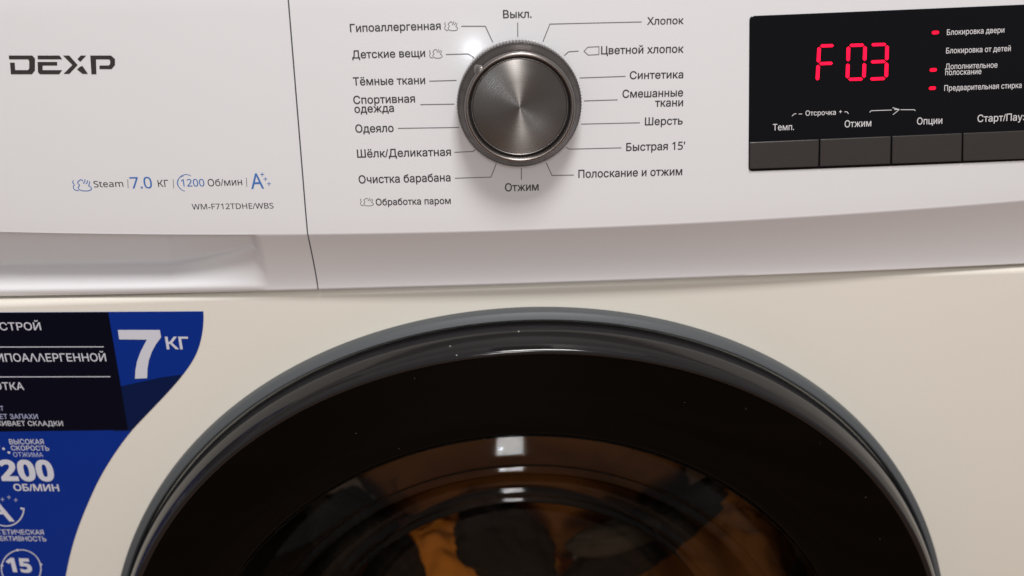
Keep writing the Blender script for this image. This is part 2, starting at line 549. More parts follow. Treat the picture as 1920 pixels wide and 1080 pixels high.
# printed marks: positions in millimetres (x, z) on the panel, measured from the dial centre
DATA = {
    'progs': [["Гипоаллергенная", [-79.21, 35.56], [-36.31, 35.62], 3.66], ["Детские вещи", [-79.29, 23.33], [-44.38, 23.19], 3.68], ["Тёмные ткани", [-79.81, 10.57], [-45.1, 10.34], 3.8], ["Спортивная", [-80.42, 1.66], [-50.51, 1.66], 3.86], ["одежда", [-80.26, -2.67], [-61.03, -2.64], 3.88], ["Одеяло", [-80.61, -12.36], [-61.83, -12.47], 3.94], ["Шёлк/Деликатная", [-80.77, -24.84], [-34.34, -25.14], 4.01], ["Очистка барабана", [-81.03, -37.97], [-35.16, -38.12], 4.09], ["Обработка паром", [-73.36, -49.57], [-35.6, -49.8], 3.47], ["Выкл.", [-6.74, 40.04], [6.78, 39.9], 3.64], ["Хлопок", [61.51, 35.15], [79.03, 35.03], 3.43], ["Цветной хлопок", [39.76, 22.02], [79.54, 21.72], 3.71], ["Синтетика", [53.75, 9.85], [79.83, 9.55], 3.7], ["Смешанные", [50.36, 0.93], [80.07, 0.77], 3.83], ["ткани", [66.43, -3.9], [80.26, -4.07], 3.86], ["Шерсть", [61.67, -12.89], [80.44, -13.01], 3.83], ["Быстрая 15'", [52.65, -25.46], [82.0, -25.61], 3.98], ["Полоскание и отжим", [28.84, -38.36], [81.16, -38.67], 4.05], ["Отжим", [-8.09, -44.22], [8.83, -44.19], 4.13]],
    'leaders': [[[-26.59, 36.88], [-15.25, 36.58], [-11.95, 29.11]], [[-34.53, 24.0], [-23.83, 23.96], [-21.11, 22.01]], [[-43.1, 11.63], [-29.99, 11.66]], [[-48.12, 0.48], [-31.54, 0.28]], [[-59.76, -10.81], [-29.71, -11.2]], [[-32.63, -23.53], [-23.64, -23.39], [-22.29, -22.62]], [[-32.96, -36.65], [-14.96, -36.64], [-12.09, -29.92]], [[0.32, -32.47], [0.25, -38.47]], [[0.09, 37.88], [-0.01, 31.26]], [[11.93, 28.7], [15.33, 36.74], [58.93, 36.52]], [[22.08, 21.94], [24.13, 23.64], [28.99, 23.87]], [[29.51, 11.12], [51.75, 11.24]], [[31.6, 0.02], [48.03, 0.04]], [[30.31, -11.31], [59.26, -11.55]], [[22.64, -22.63], [24.36, -23.62], [50.23, -23.77]], [[12.76, -30.14], [15.62, -36.76], [26.59, -36.84]]],
    'tag_icon': [[31.55, 23.68], [33.34, 25.55], [38.71, 25.65], [38.73, 21.97], [33.61, 21.82], [31.55, 23.68]],
    'steam': [[-34.65, -28.35, 39.21, 34.93], [-42.5, -36.29, 26.62, 22.38], [-81.27, -74.57, -45.56, -49.72], [-224.49, -215.17, -32.52, -38.54]],
    'logo': [[[-243.18, 28.61], [-231.88, 28.36], [-230.87, 27.0], [-232.01, 21.34], [-233.83, 19.61], [-244.0, 19.83], [-243.28, 25.28], [-241.05, 25.23], [-241.53, 21.71], [-235.33, 21.58], [-234.58, 22.32], [-233.84, 25.9], [-234.29, 26.66], [-243.37, 26.87]], [[-229.32, 28.3], [-218.81, 28.07], [-217.87, 26.3], [-229.58, 26.56]], [[-229.92, 25.31], [-220.5, 25.1], [-220.82, 23.44], [-227.85, 23.59], [-228.28, 21.42], [-218.84, 21.21], [-220.67, 19.31], [-229.96, 19.52], [-230.7, 20.55]], [[-217.11, 28.03], [-214.12, 27.96], [-210.93, 23.46], [-215.74, 19.37], [-218.49, 19.43], [-213.41, 23.52]], [[-208.58, 27.83], [-206.02, 27.77], [-209.37, 24.93], [-210.51, 26.21]], [[-210.08, 22.52], [-208.7, 22.99], [-206.73, 19.17], [-209.31, 19.23], [-211.58, 21.38]], [[-204.06, 27.73], [-194.11, 27.5], [-192.52, 25.8], [-192.99, 23.05], [-194.94, 21.17], [-200.76, 21.3], [-200.46, 22.97], [-196.02, 22.87], [-195.22, 23.52], [-194.91, 25.35], [-195.52, 25.78], [-201.65, 25.92], [-202.65, 18.91], [-205.05, 18.96]]],
    'info': [["Steam", [-213.76, -36.75], [-198.92, -36.77], 3.28, 0], ["7.0", [-195.27, -37.75], [-184.42, -37.85], 5.87, 1], ["КГ", [-181.48, -37.26], [-176.12, -37.3], 3.55, 0], ["1200", [-169.74, -37.34], [-158.18, -37.47], 3.82, 1], ["Об/мин", [-156.48, -37.56], [-139.28, -37.35], 3.68, 0], ["A", [-135.06, -39.37], [-128.63, -39.31], 7.9, 1], ["WM-F712TDHE/WBS", [-166.12, -49.36], [-124.99, -49.77], 2.92, 0]],
    'bars': [[[-196.2, -33.02], [-196.75, -37.58]], [[-173.46, -33.53], [-173.93, -38.09]], [[-136.84, -33.58], [-137.14, -38.22]]],
    'info_arc': [[-164.39, -32.05], [-164.95, -31.67], [-165.59, -31.4], [-166.27, -31.26], [-166.98, -31.23], [-167.7, -31.34], [-168.41, -31.56], [-169.09, -31.9], [-169.71, -32.34], [-170.26, -32.88], [-170.72, -33.49], [-171.08, -34.17], [-171.33, -34.88], [-171.47, -35.61], [-171.47, -36.34], [-171.35, -37.04], [-171.12, -37.7], [-170.76, -38.29], [-170.31, -38.8], [-169.76, -39.21], [-169.14, -39.51], [-168.47, -39.69]],
    'info_arc2': [[-167.95, -31.86], [-168.74, -32.11], [-169.48, -32.44], [-170.14, -32.85], [-170.72, -33.34], [-171.18, -33.88], [-171.53, -34.47], [-171.75, -35.08], [-171.84, -35.71], [-171.79, -36.33], [-171.61, -36.92], [-171.29, -37.48], [-170.85, -37.99], [-170.3, -38.43]],
    'pluses': [[[-129.7, -32.06], [-127.79, -32.11], [-128.64, -31.11], [-128.86, -33.07]], [[-128.39, -34.47], [-126.47, -34.52], [-127.32, -33.51], [-127.54, -35.47]], [[-126.88, -36.91], [-124.96, -36.96], [-125.81, -35.95], [-126.03, -37.92]]],
    'disp': [[110.41, 37.77], [256.15, 39.3], [269.95, -37.84], [114.75, -37.9]],
    'buttons': [[[114.23, -22.95], [148.95, -22.68], [149.82, -37.21], [114.96, -37.26]], [[149.81, -22.67], [185.4, -22.44], [186.7, -37.22], [150.77, -37.21]], [[186.35, -22.44], [221.86, -22.26], [223.59, -37.3], [187.74, -37.23]], [[222.72, -22.26], [258.97, -22.13], [261.17, -37.44], [224.55, -37.3]]],
    'disptext': [["Блокировка двери", [207.7, 26.07], [236.22, 26.36], 2.65], ["Блокировка от детей", [208.51, 17.32], [240.89, 17.44], 2.69], ["Дополнительное", [209.14, 9.7], [235.4, 9.67], 2.72], ["полоскание", [209.53, 6.84], [227.74, 6.82], 2.73], ["Предварительная стирка", [210.08, -0.8], [249.41, -0.71], 2.76], ["Отсрочка", [141.39, -10.69], [156.58, -10.71], 2.51], ["Темп.", [125.58, -17.51], [136.15, -17.58], 3.21], ["Отжим", [161.68, -17.22], [175.13, -17.11], 3.48], ["Опции", [198.4, -17.14], [211.28, -17.13], 3.5], ["Старт/Пауза", [229.39, -17.0], [257.32, -16.98], 3.64]],
    'displines': [[[134.66, -10.64], [135.67, -9.59], [136.68, -9.54]], [[137.96, -9.75], [139.63, -9.73]], [[158.13, -9.28], [159.47, -9.24]], [[158.74, -8.63], [158.87, -9.97]], [[160.76, -9.45], [162.02, -9.41], [162.97, -10.44]], [[173.53, -10.14], [174.29, -9.33], [184.64, -9.36]], [[184.93, -8.21], [188.45, -9.25], [185.52, -11.73]], [[185.89, -9.16], [188.45, -9.25]], [[189.15, -9.35], [195.99, -9.6], [196.74, -10.12]]],
    'segs': [[[145.79, 22.85], [146.62, 22.14], [151.8, 22.14], [152.45, 22.86], [151.62, 23.57], [146.44, 23.57]], [[145.31, 22.38], [144.46, 21.74], [144.65, 15.72], [145.54, 14.92], [146.39, 15.57], [146.2, 21.59]], [[146.05, 14.45], [146.89, 13.72], [152.1, 13.75], [152.75, 14.48], [151.91, 15.2], [146.7, 15.17]], [[145.57, 13.96], [144.72, 13.32], [144.9, 7.22], [145.8, 6.41], [146.66, 7.06], [146.47, 13.16]], [[160.13, 22.65], [160.97, 21.93], [166.67, 21.92], [167.31, 22.64], [166.47, 23.36], [160.78, 23.37]], [[167.84, 22.16], [167.01, 21.51], [167.39, 15.83], [168.31, 15.05], [169.14, 15.71], [168.76, 21.39]], [[168.37, 14.08], [167.54, 13.42], [167.92, 7.67], [168.85, 6.88], [169.68, 7.55], [169.3, 13.3]], [[161.19, 6.41], [162.04, 5.68], [167.73, 5.66], [168.38, 6.39], [167.53, 7.13], [161.84, 7.14]], [[160.19, 14.1], [159.36, 13.43], [159.73, 7.69], [160.66, 6.9], [161.49, 7.58], [161.12, 13.32]], [[159.67, 22.18], [158.84, 21.52], [159.21, 15.84], [160.13, 15.07], [160.96, 15.73], [160.59, 21.41]], [[170.87, 22.64], [171.71, 21.92], [177.51, 21.91], [178.15, 22.62], [177.3, 23.34], [171.51, 23.35]], [[178.69, 22.14], [177.88, 21.48], [178.36, 15.75], [179.3, 14.98], [180.12, 15.65], [179.63, 21.37]], [[179.38, 14.01], [178.56, 13.34], [179.05, 7.54], [180.0, 6.76], [180.82, 7.44], [180.32, 13.23]], [[172.0, 6.23], [172.86, 5.5], [178.89, 5.53], [179.53, 6.27], [178.67, 7.0], [172.64, 6.96]], [[171.43, 14.48], [172.28, 13.76], [178.2, 13.77], [178.84, 14.49], [177.98, 15.22], [172.07, 15.21]]],
    'leds': [[201.86, 27.44], [203.15, 9.64], [203.92, 0.72]],
    'st_edge': [[-172.87, -110.5], [-173.41, -115.48], [-175.21, -123.3], [-178.46, -132.1], [-183.07, -139.99], [-190.2, -148.84], [-198.93, -158.06], [-211.14, -169.94], [-222.47, -181.02], [-234.84, -195.69], [-246.9, -212.78], [-258.02, -232.12], [-266.24, -248.34], [-272.86, -263.83], [-278.73, -280.04]],
    'st_top': [[-281.02, -107.12], [-224.43, -108.9], [-172.87, -110.5]],
    'st_dark': [[-281.02, -107.12], [-223.58, -108.94], [-223.9, -129.4], [-224.22, -152.09], [-224.85, -180.92], [-296.16, -178.97]],
    'sttext': [["БЫСТРОЙ", [-292.52, -116.98], [-260.99, -118.04], 4.51, 0], ["ГИПОАΛΛЕРГЕННОЙ", [-291.96, -135.69], [-229.41, -137.86], 4.78, 0], ["ОБРАБОТКА", [-313.27, -151.99], [-277.3, -153.43], 4.56, 0], ["ОСВЕЖАЕТ", [-309.45, -165.09], [-291.03, -165.84], 2.81, 0], ["УДАΛЯЕТ ЗАПАХИ", [-307.66, -170.36], [-273.3, -171.78], 3.0, 0], ["РАЗГΛАЖИВАЕТ СКΛАДКИ", [-313.02, -174.54], [-260.27, -176.72], 3.03, 0], ["7", [-225.14, -148.77], [-201.5, -149.7], 29.09, 2], ["КГ", [-195.57, -131.77], [-183.13, -132.24], 7.14, 1], ["ВЫСОКАЯ", [-292.3, -187.19], [-273.19, -188.0], 3.24, 0], ["СКОРОСТЬ", [-292.13, -191.17], [-271.01, -192.24], 3.08, 0], ["ОТЖИМА", [-291.79, -195.35], [-275.1, -196.24], 2.93, 0], ["1200", [-311.79, -209.95], [-271.33, -212.07], 13.44, 1], ["ОБ/МИН", [-296.06, -217.59], [-270.37, -219.08], 4.43, 1], ["ЭНЕРГЕТИЧЕСКАЯ", [-321.81, -246.16], [-284.92, -248.23], 3.31, 0], ["ЭФФЕКТИВНОСТЬ", [-320.61, -250.68], [-284.4, -252.92], 3.33, 0], ["15", [-311.07, -273.09], [-296.7, -274.55], 9.84, 1], ["A", [-318.59, -237.07], [-300.0, -238.28], 15.86, 0]],
    'deep': [[-228.12, -154.24], [-201.99, -149.03], [-189.43, -147.56], [-191.78, -150.58], [-199.94, -158.85], [-211.81, -170.42], [-223.15, -181.5], [-232.7, -181.28]],
    'seven': [[-220.17, -119.54], [-197.64, -120.39], [-197.61, -124.73], [-201.09, -128.82], [-204.03, -133.33], [-206.41, -138.28], [-207.91, -143.29], [-209.01, -148.99], [-215.67, -149.04], [-214.67, -144.2], [-212.95, -138.8], [-210.15, -133.09], [-205.5, -125.81], [-220.34, -125.09]],
    'stlines': [[[-302.36, -126.55], [-229.37, -129.19]], [[-306.33, -144.42], [-228.99, -147.3]]],
    'stdots': [[-296.38, -189.95], [-293.9, -192.48], [-294.26, -229.77], [-302.54, -258.27], [-313.82, -268.75], [-290.88, -269.07], [-298.99, -188.11]],
    'starc': [[-292.96, -229.4], [-293.31, -230.96], [-293.83, -232.48], [-294.51, -233.96], [-295.34, -235.36], [-296.3, -236.66], [-297.38, -237.83], [-298.56, -238.87], [-299.82, -239.74], [-301.13, -240.44], [-302.48, -240.94], [-303.84, -241.25], [-305.19, -241.35], [-306.5, -241.25], [-307.75, -240.95], [-308.92, -240.45], [-310.0, -239.75], [-310.95, -238.89], [-311.76, -237.86], [-312.43, -236.68], [-312.94, -235.38], [-313.28, -233.99], [-313.44, -232.51], [-313.43, -230.99]],
    'stcirc': [[-291.47, -272.11], [-291.2, -269.99], [-291.22, -267.92], [-291.53, -265.95], [-292.13, -264.11], [-292.99, -262.46], [-294.09, -261.04], [-295.41, -259.88], [-296.92, -259.0], [-298.57, -258.44], [-300.34, -258.19], [-302.16, -258.27], [-304.01, -258.67], [-305.84, -259.39], [-307.6, -260.41], [-309.26, -261.7], [-310.76, -263.23], [-312.08, -264.98], [-313.17, -266.88], [-314.03, -268.91], [-314.61, -271.0], [-314.91, -273.12], [-314.92, -275.2], [-314.64, -277.2], [-314.06, -279.06], [-313.22, -280.74], [-312.12, -282.2], [-310.79, -283.39], [-309.27, -284.3], [-307.6, -284.88], [-305.81, -285.14], [-303.95, -285.06], [-302.07, -284.65], [-300.21, -283.91], [-298.43, -282.86], [-296.76, -281.54], [-295.26, -279.97], [-293.94, -278.19], [-292.86, -276.26], [-292.03, -274.21], [-291.47, -272.11]],
    'stplus': [[[-305.04, -223.12], [-302.85, -223.22], [-303.68, -221.89], [-304.22, -224.46]], [[-301.1, -221.86], [-298.92, -221.95], [-299.74, -220.62], [-300.27, -223.19]], [[-297.52, -223.82], [-295.34, -223.92], [-296.17, -222.58], [-296.7, -225.16]]],
}

# ================================================================== THE ROOM'S FLOOR (under the machine)
fl = obj('floor', [(-3, -3, -0.80), (3, -3, -0.80), (3, 1.2, -0.80), (-3, 1.2, -0.80)], [(0, 1, 2, 3)], M['floor'])
fl['kind'] = 'structure'
fl['label'] = 'brown wooden floor under the washing machine'

# ================================================================== WASHING MACHINE
wm = thing('washing_machine', 'white front-loading washing machine with dark round door, dial and red digital display',
           'washing machine', (0, 0, 0))
XL, XR = -0.330, 0.338
ZTOP = 0.066


def zc(x):
    return -0.0647 + 0.081 * (x + 0.004) ** 2


def split_x(z):
    if z > -0.0598:
        return -0.1069 - (0.0508 - z) * 0.0215
    return -0.10928 + (-0.0598 - z) * 0.0


LOW_Y = 0.0125


def profile(x, w=0.0, e=1.0):
    """front section of the panel at x from the top edge down to the seam: list of (y, z); w = handle recess amount"""
    y0, zz = face_y(x), zc(x)
    P = []
    for k in range(9):
        a = PI / 2 * k / 8
        P.append((y0 + 0.010 * (1 - math.sin(a)), ZTOP - 0.010 * (1 - math.cos(a))))
    P = [(y0 + 0.04, ZTOP)] + P
    for k in range(1, 13):
        t = k / 12
        P.append((y0, ZTOP - 0.010 + (zz + 0.0012 - ZTOP + 0.010) * t))
    P.append((y0 + 0.00003, zz + 0.0005))
    lowz = -0.0985
    n = 40
    # plain bevel
    B = []
    for k in range(n + 1):
        t = k / n
        B.append((y0 + LOW_Y * (1 - (1 - t) ** 1.35), zz + (lowz - zz) * t))
    # scooped handle recess
    d = 0.0035 + 0.0215 * e
    zb = zz - 0.0015 + (-0.0855 - zz + 0.0015) * e
    zm = zb + (-0.0945 - zb) * 0.45
    key = [(0.0, y0, zz), (0.04, y0 + d * 0.3, zz - 0.0004), (0.12, y0 + d * 0.85, zz - 0.0012 * e - .0004), (0.20, y0 + d * 0.97, zz - 0.004 * e - .0006), (0.46, y0 + d, zb + 0.002 * e), (0.52, y0 + d, zb),
           (0.60, y0 + d - 0.003 * e, zb - 0.0012), (0.74, y0 + LOW_Y + (d - LOW_Y) * 0.5, zm), (0.88, y0 + LOW_Y - 0.0005, -0.0945), (0.94, y0 + LOW_Y - 0.001, -0.0958), (1.0, y0 + LOW_Y, lowz)]
    Q = []
    for k in range(n + 1):
        t = k / n
        for a, b_ in zip(key, key[1:]):
            if t <= b_[0] + 1e-9:
                s = (t - a[0]) / (b_[0] - a[0])
                Q.append((a[1] + (b_[1] - a[1]) * s, a[2] + (b_[2] - a[2]) * s))
                break
    # soften the recess section
    for _ in range(3):
        Q = [Q[0]] + [((Q[i - 1][0] + 2 * Q[i][0] + Q[i + 1][0]) / 4, (Q[i - 1][1] + 2 * Q[i][1] + Q[i + 1][1]) / 4)
                      for i in range(1, n)] + [Q[-1]]
    for k in range(n + 1):
        P.append((B[k][0] + (Q[k][0] - B[k][0]) * w, B[k][1] + (Q[k][1] - B[k][1]) * w))
    # rounded bottom edge and return
    P.append((y0 + LOW_Y + 0.0006, lowz - 0.0007))
    P.append((y0 + LOW_Y + 0.0016, lowz - 0.0011))
    P.append((y0 + LOW_Y + 0.030, lowz - 0.0011))
    return P


def panel_mesh(xs, left_edge=None, right_edge=None, recess=False):
    rows = []
    a, b_ = xs[0], xs[-1]
    for x in xs:
        w, e = 0.0, 1.0
        if recess:
            s = max(0.0, min(1.0, (-0.1325 - x) / 0.056))
            w = min(1.0, s * 7)
            w = w * w * (3 - 2 * w)
            e = s ** 0.5
        pr = profile(x, w, e)
        row = []
        for (y, z) in pr:
            t = (x - a) / (b_ - a)
            l_ = left_edge(z) if left_edge else a
            r_ = right_edge(z) if right_edge else b_
            row.append((l_ + (r_ - l_) * t, y, z))
        rows.append(row)
    V, F = grid(rows)
    n = len(rows[0])
    # end walls along the split
    m_ = len(rows)
    for side in (0, m_ - 1):
        base = len(V)
        V += [(p[0], p[1] + 0.012, p[2]) for p in rows[side]]
        for j in range(n - 1):
            q = (side * n + j, base + j, base + j + 1, side * n + j + 1)
            F.append(q if side == 0 else q[::-1])
    return V, F


def lin(a, b_, n):
    return [a + (b_ - a) * i / n for i in range(n + 1)]


cp = obj('control_panel', *panel_mesh(lin(split_x(0), XR, 90), left_edge=lambda z: split_x(z) + 0.00035), M['plastic'], wm, 35)
dr = obj('detergent_drawer', *panel_mesh(lin(XL, -0.190, 30) + lin(-0.190, -0.128, 70)[1:] + lin(-0.128, split_x(0), 6)[1:], right_edge=lambda z: split_x(z) - 0.00035, recess=True),
         M['plastic'], wm, 35)
# dark cavity seen through the split and the seam
gapv = [(XL + .004, 0.075, 0.060), (XR - .004, 0.075, 0.060), (XR - .004, 0.075, -0.106), (XL + .004, 0.075, -0.106)]
obj('gap_backing', gapv, [(0, 3, 2, 1)], M['dark_gap'], wm)

# ---- lid and side walls
lidv = [(XL - .002, 0.035, ZTOP + .001), (XR + .002, 0.035, ZTOP + .001), (XR + .002, 0.56, ZTOP + .001), (XL - .002, 0.56, ZTOP + .001)]
lid = lidv + [(x, y, z + 0.022) for x, y, z in lidv]
obj('lid', lid, [(3, 2, 1, 0), (4, 5, 6, 7), (0, 1, 5, 4), (1, 2, 6, 5), (2, 3, 7, 6), (3, 0, 4, 7)], M['plastic'], wm)


def boxgeo(x0, x1, y0, y1, z0, z1):
    V = [(x, y, z) for z in (z0, z1) for y in (y0, y1) for x in (x0, x1)]
    return V, [(0, 2, 3, 1), (4, 5, 7, 6), (0, 1, 5, 4), (2, 6, 7, 3), (0, 4, 6, 2), (1, 3, 7, 5)]


for s, x in ((-1, XL), (1, XR)):
    obj('side_wall', *boxgeo(min(x, x + .002 * s), max(x, x + .002 * s), 0.03, 0.55, -0.785, ZTOP), M['enamel'], wm)
for x in (XL + .05, XR - .05):
    for y in (0.08, 0.48):
        obj('foot', *join(*[grid([[(x + r * math.cos(2 * PI * k / 20), y + r * math.sin(2 * PI * k / 20), z) for k in range(20)]
                                  for r, z in ((0.0, -0.7999), (0.022, -0.7999), (0.022, -0.79), (0.012, -0.785), (0.012, -0.775))], close=True)]),
            M['seal'], wm, 40)

# ---- cabinet front with its round opening and rolled top edge
DX, DZ, DR = 0.00116, -0.38111, 0.268
ztopc = -0.1045
N = 180
outer, inner = [], []
cornerA = []
for k in range(N):
    a = 2 * PI * k / N
    c, s = math.cos(a), math.sin(a)
    tx = ((XR - DX) if c > 0 else (XL - DX)) / c if abs(c) > 1e-9 else 1e9
    tz = ((ztopc - DZ) if s > 0 else (-0.785 - DZ)) / s if abs(s) > 1e-9 else 1e9
    t = min(tx, tz)
    outer.append((DX + t * c, PLATE_Y, DZ + t * s))
    inner.append((DX + 0.235 * c, PLATE_Y, DZ + 0.235 * s))
inner2 = [(x, PLATE_Y + 0.02, z) for x, y, z in inner]
V, F = grid([inner2, inner, outer], True, True)
# corner fillers
for cx_, cz_ in ((XR, ztopc), (XL, ztopc), (XL, -0.785), (XR, -0.785)):
    best = sorted(range(N), key=lambda i: (outer[i][0] - cx_) ** 2 + (outer[i][2] - cz_) ** 2)[:2]
    i = len(V)
    V.append((cx_, PLATE_Y, cz_))
    a, b_ = [2 * N + q for q in best]
    va, vb, vc = Vector(V[a]), Vector(V[b_]), Vector(V[i])
    F.append((a, b_, i) if (vb - va).cross(vc - va).y < 0 else (b_, a, i))
# rolled lip
lip = []
for k in range(9):
    a = PI / 2 * k / 8
    lip.append((PLATE_Y + 0.0034 * (1 - math.cos(a)), ztopc + 0.0034 * math.sin(a)))
lip.append((PLATE_Y + 0.03, ztopc + 0.0034))
rows = [[(x, y, z) for y, z in lip] for x in lin(XL, XR, 8)]
V2, F2 = grid(rows, True)
cab = obj('front_plate', *join((V, F), (V2, F2)), M['enamel'], wm, 30)

# ---- door
def dlathe(profile_, cx, cz, seg=256):
    """the door outline is very slightly squarish"""
    rows = []
    for r, y in profile_:
        row = []
        for k in range(seg):
            a_ = 2 * PI * k / seg
            q = r * (1 + 0.0150 * math.sin(2 * a_) ** 2 - 0.0105 * math.cos(a_) ** 2)
            row.append((cx + q * math.cos(a_), y, cz + q * math.sin(a_)))
        rows.append(row)
    return grid(rows, False, True)


door = obj('door', *dlathe([(0.2540, 0.022), (0.2600, 0.014), (0.2603, 0.0085), (0.2601, 0.0070), (0.2597, 0.0050)] + rnd((0.2597, 0.0050), (0.2594, 0.001), (0.2583, -0.003), 0.0015) +
                          [(0.2575, -0.0060), (0.2563, -0.0090), (0.2553, -0.0104)] +
                          [(0.2549, -0.0112), (0.2543, -0.0120), (0.2534, -0.0124), (0.2524, -0.0122), (0.2518, -0.0116)], DX, DZ, 320),
           M['band'], wm, 50, 'black glossy rim of the door')
obj('outer_ring', *dlathe([(0.2667, 0.0179), (0.2667, 0.0150)] + rnd((0.2667, 0.0150), (0.2661, 0.0120), (0.2645, 0.0108), 0.0010) +
                         [(0.2634, 0.0100), (0.2626, 0.0097), (0.2619, 0.0101), (0.2612, 0.0120), (0.2606, 0.018)], DX, DZ, 320),
    M['ring_grey'], door, 50)
GR = 0.2005


def covlathe(profile_, cx, cz, seg=320):
    rows = []
    for r, y in profile_:
        f = max(0.0, min(1.0, (r - GR) / (0.252 - GR)))
        row = []
        for k in range(seg):
            a_ = 2 * PI * k / seg
            q = r * (1 + f * (0.0150 * math.sin(2 * a_) ** 2 - 0.0105 * math.cos(a_) ** 2))
            row.append((DX + q * math.cos(a_) + (1 - f) * cx, y, DZ + q * math.sin(a_) + (1 - f) * cz))
        rows.append(row)
    return grid(rows, False, True)


obj('smoked_cover', *covlathe([(0.2520, -0.0114), (0.2500, -0.0112), (0.2350, -0.0102), (0.2180, -0.0088), (GR + 0.002, -0.0074), (GR + .0006, -0.0070), (GR, -0.0062), (GR, 0.004), (GR+0.01,0.012),(0.25,0.012)],
                           -0.006, 0.001, 320), M['cover'], door, 50)
GX, GZ = DX - 0.006, DZ + 0.001
prof = [(GR - 0.0004, -0.0052), (0.1992, -0.0060), (0.1982, -0.0050), (0.1978, 0.0030), (0.1972, 0.0140), (0.1960, 0.0153), (0.1950, 0.0150),
        (0.1900, 0.0122), (0.1850, 0.0097), (0.1800, 0.00745), (0.1760, 0.0059), (0.1740, 0.0054), (0.1725, 0.0065), (0.1720, 0.0100), (0.1712, 0.0112),
        (0.1700, 0.0109), (0.1688, 0.0103), (0.1674, 0.0096), (0.1662, 0.0094), (0.1650, 0.0110), (0.1580, 0.0230), (0.1500, 0.0290), (0.1450, 0.0310), (0.1436, 0.0306), (0.1422, 0.0299), (0.1404, 0.0290), (0.1388, 0.0287),
        (0.1378, 0.0300), (0.1368, 0.0318), (0.1358, 0.0316), (0.1346, 0.0310), (0.1332, 0.0303), (0.1322, 0.0310), (0.1300, 0.0420), (0.1260, 0.0600), (0.1160, 0.0780),
        (0.1000, 0.0900), (0.0700, 0.1000), (0.0300, 0.1050), (0.0015, 0.1060)]
# smooth the section
for _ in range(2):
    q = [prof[0]]
    for a, b_ in zip(prof, prof[1:]):
        q += [(a[0] * .75 + b_[0] * .25, a[1] * .75 + b_[1] * .25), (a[0] * .25 + b_[0] * .75, a[1] * .25 + b_[1] * .75)]
    prof = q + [prof[-1]]
obj('window_glass', *lathe(prof, GX, GZ, 256), M['glass'], door, 60)

# fine dust and water specks on the door, one countless layer
sv, sf = [], []
rs = random.Random(8)
specks = [(99.05, 0.2582, -0.0046, .00045), (98.36, 0.2551, -0.0108, .0006), (90.9, 0.2596, 0.0012, .0005), (97.0, 0.2000, -0.0045, .0004)]
for k in range(16):
    r = rs.uniform(0.206, 0.250)
    specks.append((rs.uniform(20, 165), r, -0.0076 - (r - 0.206) * 0.09, rs.uniform(0.00006, 0.00016)))
for a, r, y, q in specks:
    a = math.radians(a)
    c = Vector((DX + r * math.cos(a), y - q * 0.3, DZ + r * math.sin(a)))
    b0 = len(sv)
    sv += [c + Vector((q, 0, 0)), c + Vector((0, 0, q * .8)), c + Vector((-q, 0, 0)), c + Vector((0, 0, -q * .8)), c + Vector((0, -q * .6, 0)), c + Vector((0, q * .6, 0))]
    for i in range(4):
        sf.append((b0 + i, b0 + 4, b0 + (i + 1) % 4))
        sf.append((b0 + (i + 1) % 4, b0 + 5, b0 + i))
ds = obj('dust', sv, sf, M['dust'], door)
ds['kind'] = 'stuff'
# edge of the hand grip, a thin raised line across the rim
gv = []
for (a, r, y) in [(51.9, 0.2596, 0.001), (51.6, 0.2588, -0.0030), (51.15, 0.2573, -0.0068), (50.85, 0.2556, -0.0102)]:
    for da, dy in ((-0.10, 0.0), (0.0, -0.0005), (0.10, 0.0)):
        aa = math.radians(a + da)
        gv.append((DX + (r + .0003) * math.cos(aa), y + dy, DZ + (r + .0003) * math.sin(aa)))
obj('grip_edge', *grid([gv[i:i + 3] for i in range(0, 12, 3)]), M['band'], door, 60)

# ---- rubber seal and drum
obj('door_seal', *lathe([(0.234, 0.030), (0.226, 0.028), (0.219, 0.034), (0.216, 0.046), (0.205, 0.052), (0.200, 0.066), (0.206, 0.082), (0.215, 0.088), (0.232, 0.090)], DX, DZ, 160),
    M['seal'], wm, 60)
drum = obj('drum', *lathe([(0.212, 0.092), (0.218, 0.096), (0.235, 0.11), (0.238, 0.13), (0.238, 0.40), (0.20, 0.42), (0.10, 0.43), (0.0, 0.432)], DX, DZ, 120),
           M['steel'], wm, 40)
for k in range(3):
    a = PI / 2 + 0.65 + 2 * PI * k / 3
    rows = []
    for y in lin(0.12, 0.40, 8):
        e = 1 - abs((y - 0.26) / 0.15) ** 4 if abs(y - 0.26) < 0.15 else 0
        row = []
        for t in lin(-1, 1, 10):
            rr = 0.2375 - 0.045 * e * math.cos(t * PI / 2) ** 0.8
            aa = a + t * 0.11
            row.append((DX + rr * math.cos(aa), y, DZ + rr * math.sin(aa)))
        rows.append(row)
    obj('drum_lifter', *grid(rows, True), M['steel'], drum, 60)

# ---- dial
k0 = thing('program_dial', '', '')
del k0['label'], k0['category']
k0.parent = wm
k0.location = (-0.0002, 0.0, 0.0002)
Y0 = face_y(0)


def lath0(profile_, seg, fn=None, flip=False):
    rows = []
    for i, (r, y) in enumerate(profile_):
        rows.append([((r + (fn(i, 2 * PI * k / seg)[0] if fn else 0)) * math.cos(2 * PI * k / seg),
                      y + (fn(i, 2 * PI * k / seg)[1] if fn else 0),
                      (r + (fn(i, 2 * PI * k / seg)[0] if fn else 0)) * math.sin(2 * PI * k / seg)) for k in range(seg)])
    return grid(rows, flip, True)


NK = 120
pa = math.radians(136)


def knurl(i, a):
    dr_ = 0.0
    if 1 <= i <= 3:
        dr_ = -0.00042 * (0.5 + 0.5 * math.cos(a * NK)) ** 0.7
    # pointer: a raised nick that runs from the lip out over the slope
    dy = 0.0
    return dr_, dy


